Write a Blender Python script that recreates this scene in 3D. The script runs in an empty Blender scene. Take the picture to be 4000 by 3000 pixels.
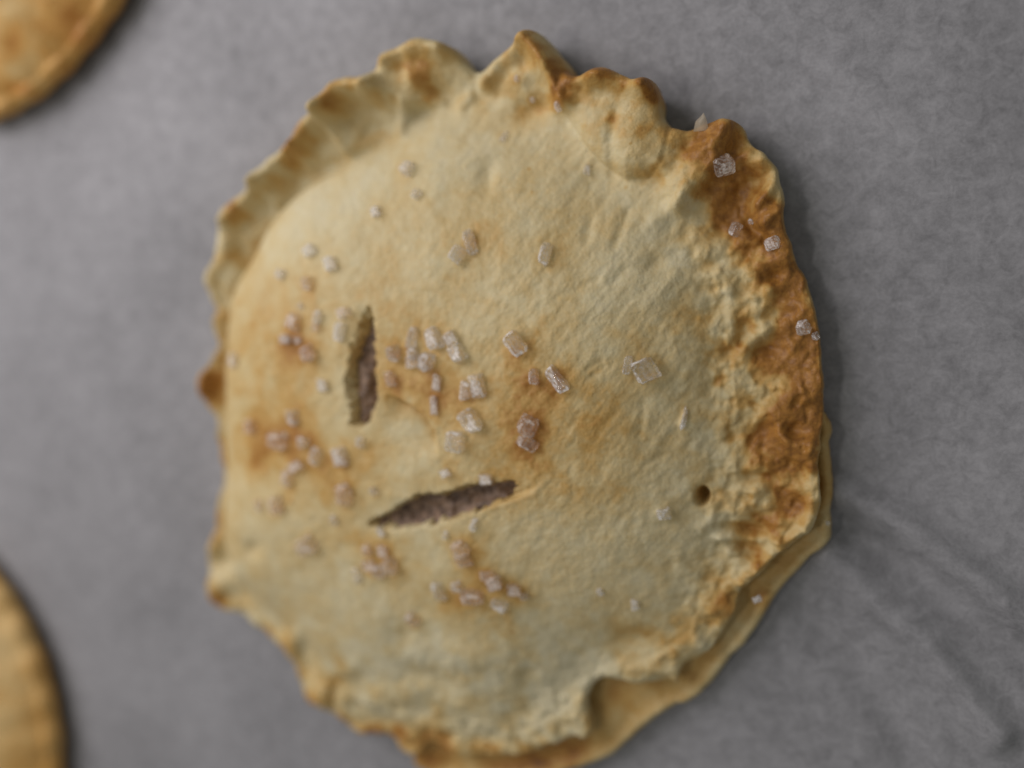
import bpy, math, random
import numpy as np
from mathutils import Matrix, Vector

# ------------------------------------------------------------------ camera, light, exposure
MM = 0.001                                   # all modelling below is in millimetres
CAM_H = 120.0                                # lens height above the paper
TILT_X, TILT_Y = 20.0, 7.0                   # phone held over the right side, leaning left/down
HFOV = 60.0
FOCUS = 106.5
APERTURE = 6.4                               # mm, diameter

sc = bpy.context.scene
sc.render.engine = 'CYCLES'
fwd = np.array([-math.tan(math.radians(TILT_X)), -math.tan(math.radians(TILT_Y)), -1.0])
fwd /= np.linalg.norm(fwd)
rgt = np.array([1.0, 0, 0]) - fwd * fwd[0]; rgt /= np.linalg.norm(rgt)
upv = np.cross(rgt, fwd)
CAM = np.array([CAM_H * -fwd[0] / -fwd[2], CAM_H * -fwd[1] / -fwd[2], CAM_H])  # axis hits the paper at 0,0
cd = bpy.data.cameras.new('camera'); cam = bpy.data.objects.new('camera', cd)
sc.collection.objects.link(cam); sc.camera = cam
m = Matrix(((rgt[0], upv[0], -fwd[0], CAM[0] * MM), (rgt[1], upv[1], -fwd[1], CAM[1] * MM),
            (rgt[2], upv[2], -fwd[2], CAM[2] * MM), (0, 0, 0, 1)))
cam.matrix_world = m
cd.sensor_width = 36.0
cd.lens = 18.0 / math.tan(math.radians(HFOV / 2))
cd.clip_start = 0.002; cd.clip_end = 20.0
cd.dof.use_dof = True
cd.dof.focus_distance = FOCUS * MM
cd.dof.aperture_fstop = cd.lens / APERTURE
cd.dof.aperture_blades = 0

world = bpy.data.worlds.new('World'); sc.world = world; world.use_nodes = True
bg = world.node_tree.nodes['Background']
bg.inputs['Color'].default_value = (0.98, 1.0, 0.97, 1); bg.inputs['Strength'].default_value = 0.20

def area(name, loc, target, size, watts, col):
    ld = bpy.data.lights.new(name, 'AREA'); ld.shape = 'DISK'; ld.size = size * MM
    ld.energy = watts; ld.color = col
    lo = bpy.data.objects.new(name, ld); sc.collection.objects.link(lo)
    lo.location = Vector(loc) * MM
    lo.rotation_euler = (Vector(target) - Vector(loc)).to_track_quat('-Z', 'Y').to_euler()
    return lo
area('window_light', (-180, 128, 178), (-20, 12, 0), 240, 0.63, (1.0, 0.945, 0.975))
area('added_glint_lamp', (-112, -28, 330), (0, 0, 0), 34, 0.13, (1.0, 0.96, 0.90))  # added lamp, set where upward crystal faces mirror it as glints

vs = sc.view_settings
vs.view_transform = 'Standard'; vs.look = 'None'; vs.gamma = 1.0; vs.exposure = 0.0
vs.use_curve_mapping = False
try: sc.cycles.use_denoising = True
except Exception: pass
sc.cycles.max_bounces = 10

# ------------------------------------------------------------------ pixel <-> place helpers
TANX = math.tan(math.radians(HFOV / 2)); TANY = TANX * 0.75
def on_plane(pts, z):
    """photo pixels (4000x3000) -> x, y in mm on the horizontal plane z"""
    p = np.asarray(pts, float)
    u = (p[:, 0] / 2000.0 - 1) * TANX; v = (1 - p[:, 1] / 1500.0) * TANY
    d = fwd + u[:, None] * rgt + v[:, None] * upv
    t = (z - CAM[2]) / d[:, 2]
    return (CAM + d * t[:, None])[:, :2]
def to_pix(x, y, z):
    dx, dy, dz = x - CAM[0], y - CAM[1], z - CAM[2]
    w = dx * fwd[0] + dy * fwd[1] + dz * fwd[2]
    u = (dx * rgt[0] + dy * rgt[1] + dz * rgt[2]) / w
    v = (dx * upv[0] + dy * upv[1] + dz * upv[2]) / w
    return (u / TANX + 1) * 2000.0, (1 - v / TANY) * 1500.0

# ------------------------------------------------------------------ numpy noise and shape helpers
_rng = np.random.RandomState(11)
_TAB = _rng.rand(256, 256)
def vnoise(x, y, seed=0):
    x = x + seed * 37.13; y = y + seed * 91.7
    xi = np.floor(x).astype(int); yi = np.floor(y).astype(int)
    fx = x - xi; fy = y - yi
    fx = fx * fx * fx * (fx * (fx * 6 - 15) + 10); fy = fy * fy * fy * (fy * (fy * 6 - 15) + 10)
    a = _TAB[xi & 255, yi & 255]; b = _TAB[(xi + 1) & 255, yi & 255]
    c = _TAB[xi & 255, (yi + 1) & 255]; d = _TAB[(xi + 1) & 255, (yi + 1) & 255]
    return (a * (1 - fx) + b * fx) * (1 - fy) + (c * (1 - fx) + d * fx) * fy
def fbm(x, y, scale, octs=3, seed=0):
    """about -1..1, first feature size = scale (mm)"""
    t = 0; amp = 1; n = 0
    ca, sa = math.cos(0.6), math.sin(0.6)
    for o in range(octs):
        t = t + amp * (vnoise(x / scale, y / scale, seed + o) * 2 - 1); n += amp
        x, y = x * ca - y * sa, x * sa + y * ca
        amp *= 0.5; scale *= 0.5
    return t / n * 1.6
def sstep(a, b, x):
    t = np.clip((x - a) / (b - a), 0, 1); return t * t * (3 - 2 * t)
def smax(a, b, k):
    h = np.clip(0.5 + 0.5 * (a - b) / k, 0, 1)
    return b * (1 - h) + a * h + k * h * (1 - h)
def blob(U, V, cx, cy, rx, ry, ang=0.0, p=2.0):
    """soft ellipse in design pixels; ang in degrees, counter-clockwise in the picture"""
    a = math.radians(ang); c, s = math.cos(a), math.sin(a)
    dx, dy = U - cx, -(V - cy)
    e = np.hypot((dx * c + dy * s) / rx, (-dx * s + dy * c) / ry)
    return np.exp(-np.power(e, p) * 0.9)
def line(U, V, pts, w, p=2.0):
    best = np.full(U.shape, 1e9)
    for (x0, y0), (x1, y1) in zip(pts[:-1], pts[1:]):
        dx, dy = x1 - x0, y1 - y0
        t = np.clip(((U - x0) * dx + (V - y0) * dy) / (dx * dx + dy * dy), 0, 1)
        best = np.minimum(best, np.hypot(U - x0 - t * dx, V - y0 - t * dy))
    return np.exp(-np.power(best / w, p) * 0.9)
def cliff(U, V, pts, w, fade):
    """a step along a polyline: 1 just on the right-hand side (picture), fading over 'fade' pixels, 0 on the left"""
    best = np.full(U.shape, 1e9); sd = np.full(U.shape, -1e9); end = np.zeros(U.shape)
    n = len(pts) - 1
    for i, ((x0, y0), (x1, y1)) in enumerate(zip(pts[:-1], pts[1:])):
        dx, dy = x1 - x0, y1 - y0; L2 = dx * dx + dy * dy
        t = np.clip(((U - x0) * dx + (V - y0) * dy) / L2, 0, 1)
        d = np.hypot(U - x0 - t * dx, V - y0 - t * dy)
        sg = np.sign(dx * (V - y0) - dy * (U - x0))
        c = d < best
        best = np.where(c, d, best); sd = np.where(c, d * sg, sd); end = np.where(c, (i + t) / n, end)
    taper = sstep(0.0, 0.22, end) * sstep(1.0, 0.78, end)
    return sstep(-w, w, sd) * np.exp(-np.maximum(sd, 0) / fade) * taper
def poly_sd(U, V, pts):
    """signed distance to a polygon in pixels, negative inside"""
    best = np.full(U.shape, 1e9); inside = np.zeros(U.shape, bool)
    n = len(pts)
    for i in range(n):
        x0, y0 = pts[i]; x1, y1 = pts[(i + 1) % n]
        dx, dy = x1 - x0, y1 - y0
        t = np.clip(((U - x0) * dx + (V - y0) * dy) / (dx * dx + dy * dy), 0, 1)
        best = np.minimum(best, np.hypot(U - x0 - t * dx, V - y0 - t * dy))
        c = (y0 > V) != (y1 > V)
        inside ^= c & (U < dx * (V - y0) / (dy if dy else 1e-9) + x0)
    return np.where(inside, -best, best)
def chaikin(p):
    p = np.asarray(p, float); q = np.roll(p, -1, 0)
    return np.stack([p * .75 + q * .25, p * .25 + q * .75], 1).reshape(-1, 2)
def polar(poly, cen, th):
    """largest radius of the closed polygon along each angle"""
    p = poly - cen; q = np.roll(p, -1, 0); e = q - p
    r = np.zeros_like(th)
    for i, a in enumerate(th):
        d = np.array([math.cos(a), math.sin(a)])
        den = d[0] * e[:, 1] - d[1] * e[:, 0]
        den = np.where(abs(den) < 1e-9, 1e-9, den)
        t = (p[:, 0] * e[:, 1] - p[:, 1] * e[:, 0]) / den
        s = (p[:, 0] * d[1] - p[:, 1] * d[0]) / den
        ok = (s >= -1e-6) & (s <= 1 + 1e-6) & (t > 0)
        r[i] = t[ok].max() if ok.any() else np.nan
    return r
def blur_ring(r, n):
    k = np.hanning(2 * n + 3)[1:-1]; k /= k.sum()
    return np.convolve(np.concatenate([r[-n:], r, r[:n]]), k, 'valid')

# ------------------------------------------------------------------ scene helpers
def link(o, parent=None):
    sc.collection.objects.link(o)
    if parent is not None: o.parent = parent
    return o
def mesh_obj(name, co, faces, mat, parent=None, attrs=None, smooth=True):
    """faces: int array (n,4) or (n,3); co in mm"""
    me = bpy.data.meshes.new(name)
    faces = np.asarray(faces, np.int32); k = faces.shape[1]
    me.vertices.add(len(co)); me.vertices.foreach_set('co', (np.asarray(co) * MM).astype(np.float32).ravel())
    me.loops.add(faces.size); me.loops.foreach_set('vertex_index', faces.ravel())
    me.polygons.add(len(faces)); me.polygons.foreach_set('loop_start', np.arange(0, faces.size, k, dtype=np.int32))
    me.polygons.foreach_set('use_smooth', np.full(len(faces), smooth))
    me.update(calc_edges=True); me.validate()
    for an, av in (attrs or {}).items():
        a = me.attributes.new(an, 'FLOAT', 'POINT'); a.data.foreach_set('value', np.asarray(av, np.float32))
    me.materials.append(mat)
    return link(bpy.data.objects.new(name, me), parent)
def ring_faces(nr, nt, start=0):
    i = np.arange(nr - 1)[:, None]; j = np.arange(nt)[None, :]; k = (j + 1) % nt
    a = start + i * nt + j; b = start + i * nt + k; c = start + (i + 1) * nt + k; d = start + (i + 1) * nt + j
    return np.stack([a, d, c, b], -1).reshape(-1, 4)
def empty(name, loc=(0, 0, 0)):
    o = bpy.data.objects.new(name, None); o.empty_display_size = 0.01
    o.location = Vector(loc) * MM
    return link(o)

# ------------------------------------------------------------------ materials
def new_mat(name):
    mt = bpy.data.materials.new(name); mt.use_nodes = True
    nt = mt.node_tree
    return mt, nt, nt.nodes['Principled BSDF']
def N(nt, t, **kw):
    n = nt.nodes.new(t)
    for k, v in kw.items():
        if hasattr(n, k): setattr(n, k, v)
        else: n.inputs[k].default_value = v
    return n
CRUST = [(0.00, (0.62, 0.555, 0.365)), (0.22, (0.60, 0.505, 0.29)), (0.42, (0.56, 0.425, 0.20)),
         (0.60, (0.505, 0.315, 0.100)), (0.78, (0.355, 0.165, 0.034)), (0.92, (0.17, 0.070, 0.020)), (1.0, (0.09, 0.035, 0.012))]
def crust_mat(name, gloss=0.42, tint=(1, 1, 1)):
    mt, nt, b = new_mat(name); L = nt.links.new
    tc = N(nt, 'ShaderNodeTexCoord')
    at = N(nt, 'ShaderNodeAttribute', attribute_name='brown')
    n1 = N(nt, 'ShaderNodeTexNoise', Scale=420.0, Detail=6.0, Roughness=0.62)
    n2 = N(nt, 'ShaderNodeTexNoise', Scale=1500.0, Detail=3.0, Roughness=0.6)
    n3 = N(nt, 'ShaderNodeTexVoronoi', Scale=230.0)
    n4 = N(nt, 'ShaderNodeTexNoise', Scale=2600.0, Detail=2.0, Roughness=0.6)
    L(tc.outputs['Object'], n4.inputs['Vector'])
    for n in (n1, n2, n3): L(tc.outputs['Object'], n.inputs['Vector'])
    a1 = N(nt, 'ShaderNodeMath', operation='MULTIPLY_ADD'); a1.inputs[1].default_value = 0.20; a1.inputs[2].default_value = -0.10
    L(n1.outputs['Fac'], a1.inputs[0])
    a2 = N(nt, 'ShaderNodeMath', operation='ADD'); L(at.outputs['Fac'], a2.inputs[0]); L(a1.outputs[0], a2.inputs[1])
    a3 = N(nt, 'ShaderNodeMath', operation='MULTIPLY_ADD'); a3.inputs[1].default_value = 0.24; a3.inputs[2].default_value = -0.12
    L(n2.outputs['Fac'], a3.inputs[0])
    a4 = N(nt, 'ShaderNodeMath', operation='ADD'); L(a2.outputs[0], a4.inputs[0]); L(a3.outputs[0], a4.inputs[1])
    # sparse toasted specks
    sp = N(nt, 'ShaderNodeMapRange'); sp.inputs['From Min'].default_value = 0.085; sp.inputs['From Max'].default_value = 0.05
    sp.inputs['To Max'].default_value = 0.36
    L(n3.outputs['Distance'], sp.inputs['Value'])
    spn = N(nt, 'ShaderNodeTexNoise', Scale=90.0); L(tc.outputs['Object'], spn.inputs['Vector'])
    spm = N(nt, 'ShaderNodeMapRange'); spm.inputs['From Min'].default_value = 0.56; spm.inputs['From Max'].default_value = 0.62
    L(spn.outputs['Fac'], spm.inputs['Value'])
    spx = N(nt, 'ShaderNodeMath', operation='MULTIPLY'); L(sp.outputs[0], spx.inputs[0]); L(spm.outputs[0], spx.inputs[1])
    a5 = N(nt, 'ShaderNodeMath', operation='ADD'); L(a4.outputs[0], a5.inputs[0]); L(spx.outputs[0], a5.inputs[1])
    rp = N(nt, 'ShaderNodeValToRGB'); cr = rp.color_ramp
    while len(cr.elements) < len(CRUST): cr.elements.new(0.5)
    for e, (p, c) in zip(cr.elements, CRUST):
        e.position = p; e.color = (c[0] * tint[0], c[1] * tint[1], c[2] * tint[2], 1)
    L(a5.outputs[0], rp.inputs['Fac']); L(rp.outputs['Color'], b.inputs['Base Color'])
    rr = N(nt, 'ShaderNodeMapRange'); rr.inputs['From Min'].default_value = 0.15; rr.inputs['From Max'].default_value = 0.7
    rr.inputs['To Min'].default_value = gloss + 0.22; rr.inputs['To Max'].default_value = gloss
    L(a5.outputs[0], rr.inputs['Value']); L(rr.outputs[0], b.inputs['Roughness'])
    b.inputs['Specular IOR Level'].default_value = 0.25
    b.inputs['Subsurface Weight'].default_value = 0.04
    b.inputs['Subsurface Radius'].default_value = (1.0, 0.55, 0.25)
    b.inputs['Subsurface Scale'].default_value = 0.0012
    bp = N(nt, 'ShaderNodeBump', Strength=0.55, Distance=0.00045)
    mx = N(nt, 'ShaderNodeMath', operation='ADD'); L(n1.outputs['Fac'], mx.inputs[0])
    m2 = N(nt, 'ShaderNodeMath', operation='MULTIPLY'); m2.inputs[1].default_value = 0.5
    L(n2.outputs['Fac'], m2.inputs[0]); L(m2.outputs[0], mx.inputs[1])
    m3 = N(nt, 'ShaderNodeMath', operation='MULTIPLY_ADD'); m3.inputs[1].default_value = 0.25
    L(n4.outputs['Fac'], m3.inputs[0]); L(mx.outputs[0], m3.inputs[2])
    L(m3.outputs[0], bp.inputs['Height']); L(bp.outputs['Normal'], b.inputs['Normal'])
    return mt
M_crust = crust_mat('baked_crust')
M_side = crust_mat('golden_crust', 0.42, (1.10, 0.96, 0.80))
M_under = crust_mat('bottom_crust', 0.45)

def paper_mat():
    mt, nt, b = new_mat('parchment'); L = nt.links.new
    tc = N(nt, 'ShaderNodeTexCoord')
    big = N(nt, 'ShaderNodeTexNoise', Scale=45.0, Detail=3.0)
    mid = N(nt, 'ShaderNodeTexNoise', Scale=480.0, Detail=5.0, Roughness=0.65, Distortion=0.6)
    fin = N(nt, 'ShaderNodeTexNoise', Scale=2300.0, Detail=2.0)
    for n in (big, mid, fin): L(tc.outputs['Object'], n.inputs['Vector'])
    r = N(nt, 'ShaderNodeValToRGB')
    r.color_ramp.elements[0].position = 0.36; r.color_ramp.elements[0].color = (0.185, 0.183, 0.187, 1)
    r.color_ramp.elements[1].position = 0.66; r.color_ramp.elements[1].color = (0.340, 0.335, 0.344, 1)
    s1 = N(nt, 'ShaderNodeMath', operation='MULTIPLY_ADD'); s1.inputs[1].default_value = 0.30
    L(big.outputs['Fac'], s1.inputs[0])
    s2 = N(nt, 'ShaderNodeMath', operation='MULTIPLY'); s2.inputs[1].default_value = 0.52
    L(mid.outputs['Fac'], s2.inputs[0]); L(s2.outputs[0], s1.inputs[2])
    s3 = N(nt, 'ShaderNodeMath', operation='MULTIPLY_ADD'); s3.inputs[1].default_value = 0.20
    L(fin.outputs['Fac'], s3.inputs[0]); L(s1.outputs[0], s3.inputs[2])
    L(s3.outputs[0], r.inputs['Fac']); L(r.outputs['Color'], b.inputs['Base Color'])
    b.inputs['Roughness'].default_value = 0.55; b.inputs['Specular IOR Level'].default_value = 0.25
    bp = N(nt, 'ShaderNodeBump', Strength=0.25, Distance=0.0002)
    L(mid.outputs['Fac'], bp.inputs['Height']); L(bp.outputs['Normal'], b.inputs['Normal'])
    return mt
M_paper = paper_mat()

def sugar_mat(name, col, milk):
    mt, nt, b = new_mat(name); L = nt.links.new
    b.inputs['Base Color'].default_value = (*col, 1)
    b.inputs['Roughness'].default_value = 0.05
    b.inputs['IOR'].default_value = 1.54
    b.inputs['Transmission Weight'].default_value = 1.0
    tc = N(nt, 'ShaderNodeTexCoord'); n = N(nt, 'ShaderNodeTexNoise', Scale=4.5, Detail=3.0)
    L(tc.outputs['Object'], n.inputs['Vector'])
    bp = N(nt, 'ShaderNodeBump', Strength=0.3, Distance=0.0003)
    L(n.outputs['Fac'], bp.inputs['Height']); L(bp.outputs['Normal'], b.inputs['Normal'])
    tr = N(nt, 'ShaderNodeBsdfTransparent'); tr.inputs['Color'].default_value = (*col, 1)
    df = N(nt, 'ShaderNodeBsdfDiffuse'); df.inputs['Color'].default_value = (col[0] * .95, col[1] * .95, col[2] * .95, 1)
    tl = N(nt, 'ShaderNodeBsdfTranslucent'); tl.inputs['Color'].default_value = (*col, 1)
    m0 = N(nt, 'ShaderNodeMixShader'); m0.inputs[0].default_value = 0.35
    L(df.outputs[0], m0.inputs[1]); L(tl.outputs[0], m0.inputs[2])
    m1 = N(nt, 'ShaderNodeMixShader'); m1.inputs[0].default_value = 0.52
    L(b.outputs[0], m1.inputs[1]); L(tr.outputs[0], m1.inputs[2])
    m2 = N(nt, 'ShaderNodeMixShader')
    mk = N(nt, 'ShaderNodeMapRange'); mk.inputs['From Min'].default_value = 0.38; mk.inputs['From Max'].default_value = 0.66
    mk.inputs['To Min'].default_value = milk * 0.25; mk.inputs['To Max'].default_value = min(1.0, milk * 1.75)
    L(n.outputs['Fac'], mk.inputs['Value']); L(mk.outputs[0], m2.inputs[0])
    L(m1.outputs[0], m2.inputs[1]); L(m0.outputs[0], m2.inputs[2])
    L(m2.outputs[0], nt.nodes['Material Output'].inputs['Surface'])
    return mt
M_sugar = sugar_mat('clear_sugar', (0.99, 0.985, 0.97), 0.22)
M_sugar_milky = sugar_mat('milky_sugar', (0.99, 0.99, 0.98), 0.38)
M_sugar_warm = sugar_mat('toasted_sugar', (0.99, 0.93, 0.86), 0.22)
M_frost = sugar_mat('frosted_sugar', (1.0, 1.0, 1.0), 0.62)
M_frost_warm = sugar_mat('frosted_toasted_sugar', (1.0, 0.95, 0.90), 0.55)

def filling_mat():
    mt, nt, b = new_mat('spiced_filling'); L = nt.links.new
    tc = N(nt, 'ShaderNodeTexCoord'); n = N(nt, 'ShaderNodeTexNoise', Scale=700.0, Detail=5.0, Roughness=0.7)
    L(tc.outputs['Object'], n.inputs['Vector'])
    r = N(nt, 'ShaderNodeValToRGB')
    r.color_ramp.elements[0].position = 0.36; r.color_ramp.elements[0].color = (0.06, 0.032, 0.018, 1)
    r.color_ramp.elements[1].position = 0.66; r.color_ramp.elements[1].color = (0.30, 0.195, 0.125, 1)
    L(n.outputs['Fac'], r.inputs['Fac']); L(r.outputs['Color'], b.inputs['Base Color'])
    b.inputs['Roughness'].default_value = 0.6
    return mt
M_fill = filling_mat()
def flake_mat():
    mt, nt, b = new_mat('thin_flake'); L = nt.links.new
    b.inputs['Base Color'].default_value = (0.75, 0.66, 0.5, 1); b.inputs['Roughness'].default_value = 0.4
    tl = N(nt, 'ShaderNodeBsdfTranslucent'); tl.inputs['Color'].default_value = (0.8, 0.72, 0.58, 1)
    tr = N(nt, 'ShaderNodeBsdfTransparent')
    n = N(nt, 'ShaderNodeTexNoise', Scale=900.0); m1 = N(nt, 'ShaderNodeMixShader'); m1.inputs[0].default_value = 0.5
    m2 = N(nt, 'ShaderNodeMixShader'); L(n.outputs['Fac'], m2.inputs[0])
    L(b.outputs[0], m1.inputs[1]); L(tl.outputs[0], m1.inputs[2]); L(m1.outputs[0], m2.inputs[1]); L(tr.outputs[0], m2.inputs[2])
    L(m2.outputs[0], nt.nodes['Material Output'].inputs['Surface'])
    return mt
M_flake = flake_mat()

# ------------------------------------------------------------------ parchment
def build_paper():
    nx, ny = 560, 420
    X, Y = np.meshgrid(np.linspace(-135, 115, nx), np.linspace(-95, 95, ny))
    U, V = to_pix(X, Y, 0 * X)
    Z = 0.22 * fbm(X, Y, 55, 2, 3) + 0.05 * fbm(X, Y, 14, 2, 5)
    # folds fanning out below and right of the pie
    for pts, w, h in (
        ([(3270, 1900), (3500, 2020), (3720, 2180), (4100, 2470)], 62, 2.0),
        ([(3240, 2160), (3420, 2330), (3640, 2520), (3900, 2860)], 66, 1.9),
        ([(3300, 2050), (3560, 2230), (3800, 2440), (4100, 2640)], 60, -1.2),
        ([(3100, 2330), (3300, 2560), (3480, 2800), (3600, 3060)], 70, -0.9),
        ([(3920, 2330), (3940, 2400), (3968, 2480)], 8, 0.28),
        ([(3300, 250), (3600, 480), (4000, 560)], 90, 0.35),
        ([(3500, 900), (3750, 1100), (4050, 1500)], 80, 0.30),
        ([(150, 900), (420, 1500), (640, 2300)], 150, 0.5),
        ([(800, 0), (620, 420), (760, 900)], 170, 0.45)):
        Z = Z + h * line(U, V, pts, w)
    co = np.stack([X, Y, Z - Z.max() * 0 ], -1).reshape(-1, 3)
    i = np.arange(ny - 1)[:, None]; j = np.arange(nx - 1)[None, :]
    f = np.stack([i * nx + j, i * nx + j + 1, (i + 1) * nx + j + 1, (i + 1) * nx + j], -1).reshape(-1, 4)
    o = mesh_obj('parchment_paper', co, f, M_paper)
    o['kind'] = 'structure'
    return o
build_paper()

# ------------------------------------------------------------------ the sugared pie: traced outlines (photo pixels)
TOP = [(2093,132),(2124,150),(2156,186),(2192,231),(2224,281),(2251,312),(2292,312),(2328,299),(2350,281),(2391,281),
 (2436,303),(2477,331),(2522,340),(2558,326),(2574,353),(2583,394),(2574,425),(2581,475),(2612,493),(2653,511),(2689,516),
 (2716,502),(2743,489),(2789,486),(2820,468),(2852,468),(2888,484),(2904,507),(2911,538),(2933,570),(2974,597),(2992,624),
 (3024,651),(3033,688),(3033,719),(3051,746),(3062,790),(3055,819),(3053,840),(3055,868),(3069,917),(3091,972),(3105,1044),
 (3128,1076),(3150,1125),(3173,1193),(3182,1247),(3196,1311),(3202,1388),(3207,1478),(3209,1541),(3209,1600),(3208,1650),
 (3197,1712),(3188,1794),(3190,1884),(3200,1934),(3195,1988),(3182,2042),(3146,2088),(3091,2128),(3042,2155),(3005,2196),
 (2970,2235),(2925,2268),(2886,2300),(2877,2327),(2872,2377),(2836,2440),(2805,2485),(2782,2530),(2760,2557),(2705,2584),
 (2660,2602),(2642,2643),(2640,2675),(2601,2666),(2542,2670),(2488,2670),(2407,2652),(2362,2639),(2325,2657),(2296,2693),
 (2288,2738),(2296,2783),(2312,2824),(2310,2860),(2280,2880),(2244,2876),(2194,2885),(2176,2901),(2126,2907),(2090,2942),
 (2036,2948),(1950,2952),(1850,2956),(1760,2950),(1700,2925),(1660,2912),(1630,2945),(1606,2960),(1565,2955),(1533,2928),
 (1511,2896),(1452,2887),(1402,2892),(1362,2869),(1325,2833),(1271,2802),(1217,2770),(1176,2729),(1149,2679),(1140,2634),
 (1118,2580),(1090,2539),(1045,2517),(1000,2462),(958,2426),(904,2399),(850,2386),(814,2354),(805,2327),(806,2290),
 (812,2250),(799,2223),(795,2178),(808,2119),(822,2083),(827,2020),(845,1952),(854,1893),(858,1839),(849,1771),(836,1703),
 (840,1658),(831,1622),(804,1590),(790,1545),(784,1500),(786,1478),(813,1428),(845,1374),(858,1338),(845,1297),(840,1252),
 (849,1216),(836,1175),(822,1134),(813,1094),(827,1062),(849,1026),(863,972),(881,913),(899,845),(894,820),(953,785),
 (1008,724),(1016,692),(1075,638),(1152,579),(1184,548),(1179,511),(1206,484),(1256,448),(1297,416),(1301,389),(1333,344),
 (1378,326),(1423,322),(1469,322),(1500,285),(1514,254),(1527,213),(1582,204),(1604,181),(1649,168),(1690,168),(1736,177),
 (1754,190),(1781,197),(1794,227),(1812,258),(1844,276),(1889,281),(1916,254),(1962,222),(2034,168),(2066,141)]
BOT = [(3215,1600),(3226,1640),(3247,1653),(3245,1690),(3236,1726),(3240,1794),(3250,1884),(3250,1952),(3240,1997),(3243,2074),(3240,2110),
 (3209,2146),(3159,2178),(3123,2223),(3085,2262),(3040,2315),(3000,2372),(2949,2458),(2904,2521),(2859,2562),(2832,2593),
 (2795,2648),(2759,2688),(2719,2720),(2678,2752),(2646,2752),(2601,2774),(2542,2820),(2497,2856),(2452,2896),(2398,2946),
 (2339,2973),(2271,2996),(2150,3022),(2000,3040),(1850,3045),(1720,3035),(1640,3005),(1610,2975)]
CREASE = [(2040,470),(2180,505),(2278,529),(2305,579),(2369,642),(2450,697),(2560,745),(2680,860),(2780,960),(2840,1150),
 (2860,1400),(2870,1650),(2870,1900),(2850,2150),(2770,2360),(2600,2540),(2330,2650),(2080,2850),(1800,2890),(1480,2800),
 (1250,2680),(1060,2440),(900,2310),(850,2160),(870,1900),(866,1600),(866,1350),(882,1150),(944,1044),(989,994),(1016,904),
 (1071,814),(1152,733),(1242,679),(1369,611),(1469,566),(1559,516),(1700,435),(1800,410),(1900,440)]
NT, NR = 1320, 340
TH = np.linspace(0, 2 * math.pi, NT, endpoint=False)
top_xy = chaikin(on_plane(TOP, 6.2))
CEN = np.array([(top_xy[:, 0].max() + top_xy[:, 0].min()) / 2, (top_xy[:, 1].max() + top_xy[:, 1].min()) / 2])
R_TOP = polar(top_xy, CEN, TH)
R_TOP = R_TOP + 0.16 * fbm(TH * 30, TH * 0 + 4, 1.1, 3, 2)
R_TOP = blur_ring(R_TOP, 1)
RC = blur_ring(polar(chaikin(on_plane(CREASE, 8.0)), CEN, TH), 10)
RC = blur_ring(np.minimum(RC, blur_ring(R_TOP, 10) - 1.6), 24)
R_SM = blur_ring(R_TOP, 60)
bot_xy = on_plane(BOT, 2.6)
bang = np.unwrap(np.arctan2(bot_xy[:, 1] - CEN[1], bot_xy[:, 0] - CEN[0]))   # clockwise: falling
brad = np.hypot(bot_xy[:, 0] - CEN[0], bot_xy[:, 1] - CEN[1])
R_BOT = R_TOP * 0.955
BOTMASK = np.zeros(NT)
for k, a in enumerate(TH):
    for s in (-2 * math.pi, 0, 2 * math.pi):
        if bang.min() <= a + s <= bang.max():
            R_BOT[k] = np.interp(a + s, bang[::-1], brad[::-1]); BOTMASK[k] = 1
BOTMASK = blur_ring(BOTMASK, 22)
R_BOT = blur_ring(R_BOT, 3) + 0.07 * fbm(TH * 40, TH * 0, 1.0, 2, 7)

def angw(th, c, w):
    """1 near compass angle c (degrees), falling to 0 at +-w"""
    d = np.abs((np.degrees(th) - c + 180) % 360 - 180)
    return sstep(w, 0, d)
Z_TOP = 15.5
def base_height(x, y):
    dx, dy = x - CEN[0], y - CEN[1]
    r = np.hypot(dx, dy); th = np.arctan2(dy, dx) % (2 * math.pi)
    f = th / (2 * math.pi) * NT
    rc = np.interp(f, np.arange(NT + 1), np.append(RC, RC[0]))
    R = np.interp(f, np.arange(NT + 1), np.append(R_TOP, R_TOP[0]))
    steep = np.clip(angw(th, 140, 75) + angw(th, 195, 60), 0, 1)
    b = 1.05 - 0.66 * steep
    zc = 5.6 - 1.2 * steep
    ze = 5.2 + 2.6 * angw(th, 135, 80) + 0.4 * angw(th, 30, 50) + 0.6 * BOTMASK_at(f)
    s = r / rc
    dome = np.where(s < 1, np.power(np.clip(1 - np.power(np.clip(s, 0, 1), 2.5), 0, 1), b), -(s - 1) * 3.0)
    dome = zc + (Z_TOP - zc) * dome
    Rs = np.interp(f, np.arange(NT + 1), np.append(R_SM, R_SM[0]))
    u = (r - rc) / np.maximum(Rs - rc, 2.5)
    u = np.clip(np.where(u < 0, (r - rc) / 6.0, u), -1, 1.2)
    rim = zc + (ze - zc) * np.clip(u, 0, 1) + np.minimum(u, 0) * 3
    return smax(dome, rim, 1.3 + 2.6 * (1 - steep)), s, u, th, r
def BOTMASK_at(f):
    return np.interp(f, np.arange(NT + 1), np.append(BOTMASK, BOTMASK[0]))

SLIT1 = [(1428,2048),(1500,2014),(1581,1958),(1680,1932),(1771,1912),(1862,1893),(1930,1888),(1988,1894),(2010,1908),(1975,1955),
         (1907,1979),(1816,2008),(1726,2036),(1613,2058),(1527,2066)]
SLIT2 = [(1441,1215),(1450,1280),(1449,1400),(1455,1500),(1460,1555),(1438,1620),(1410,1668),(1380,1650),(1368,1590),(1362,1500),
         (1372,1410),(1394,1330),(1420,1265)]

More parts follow.
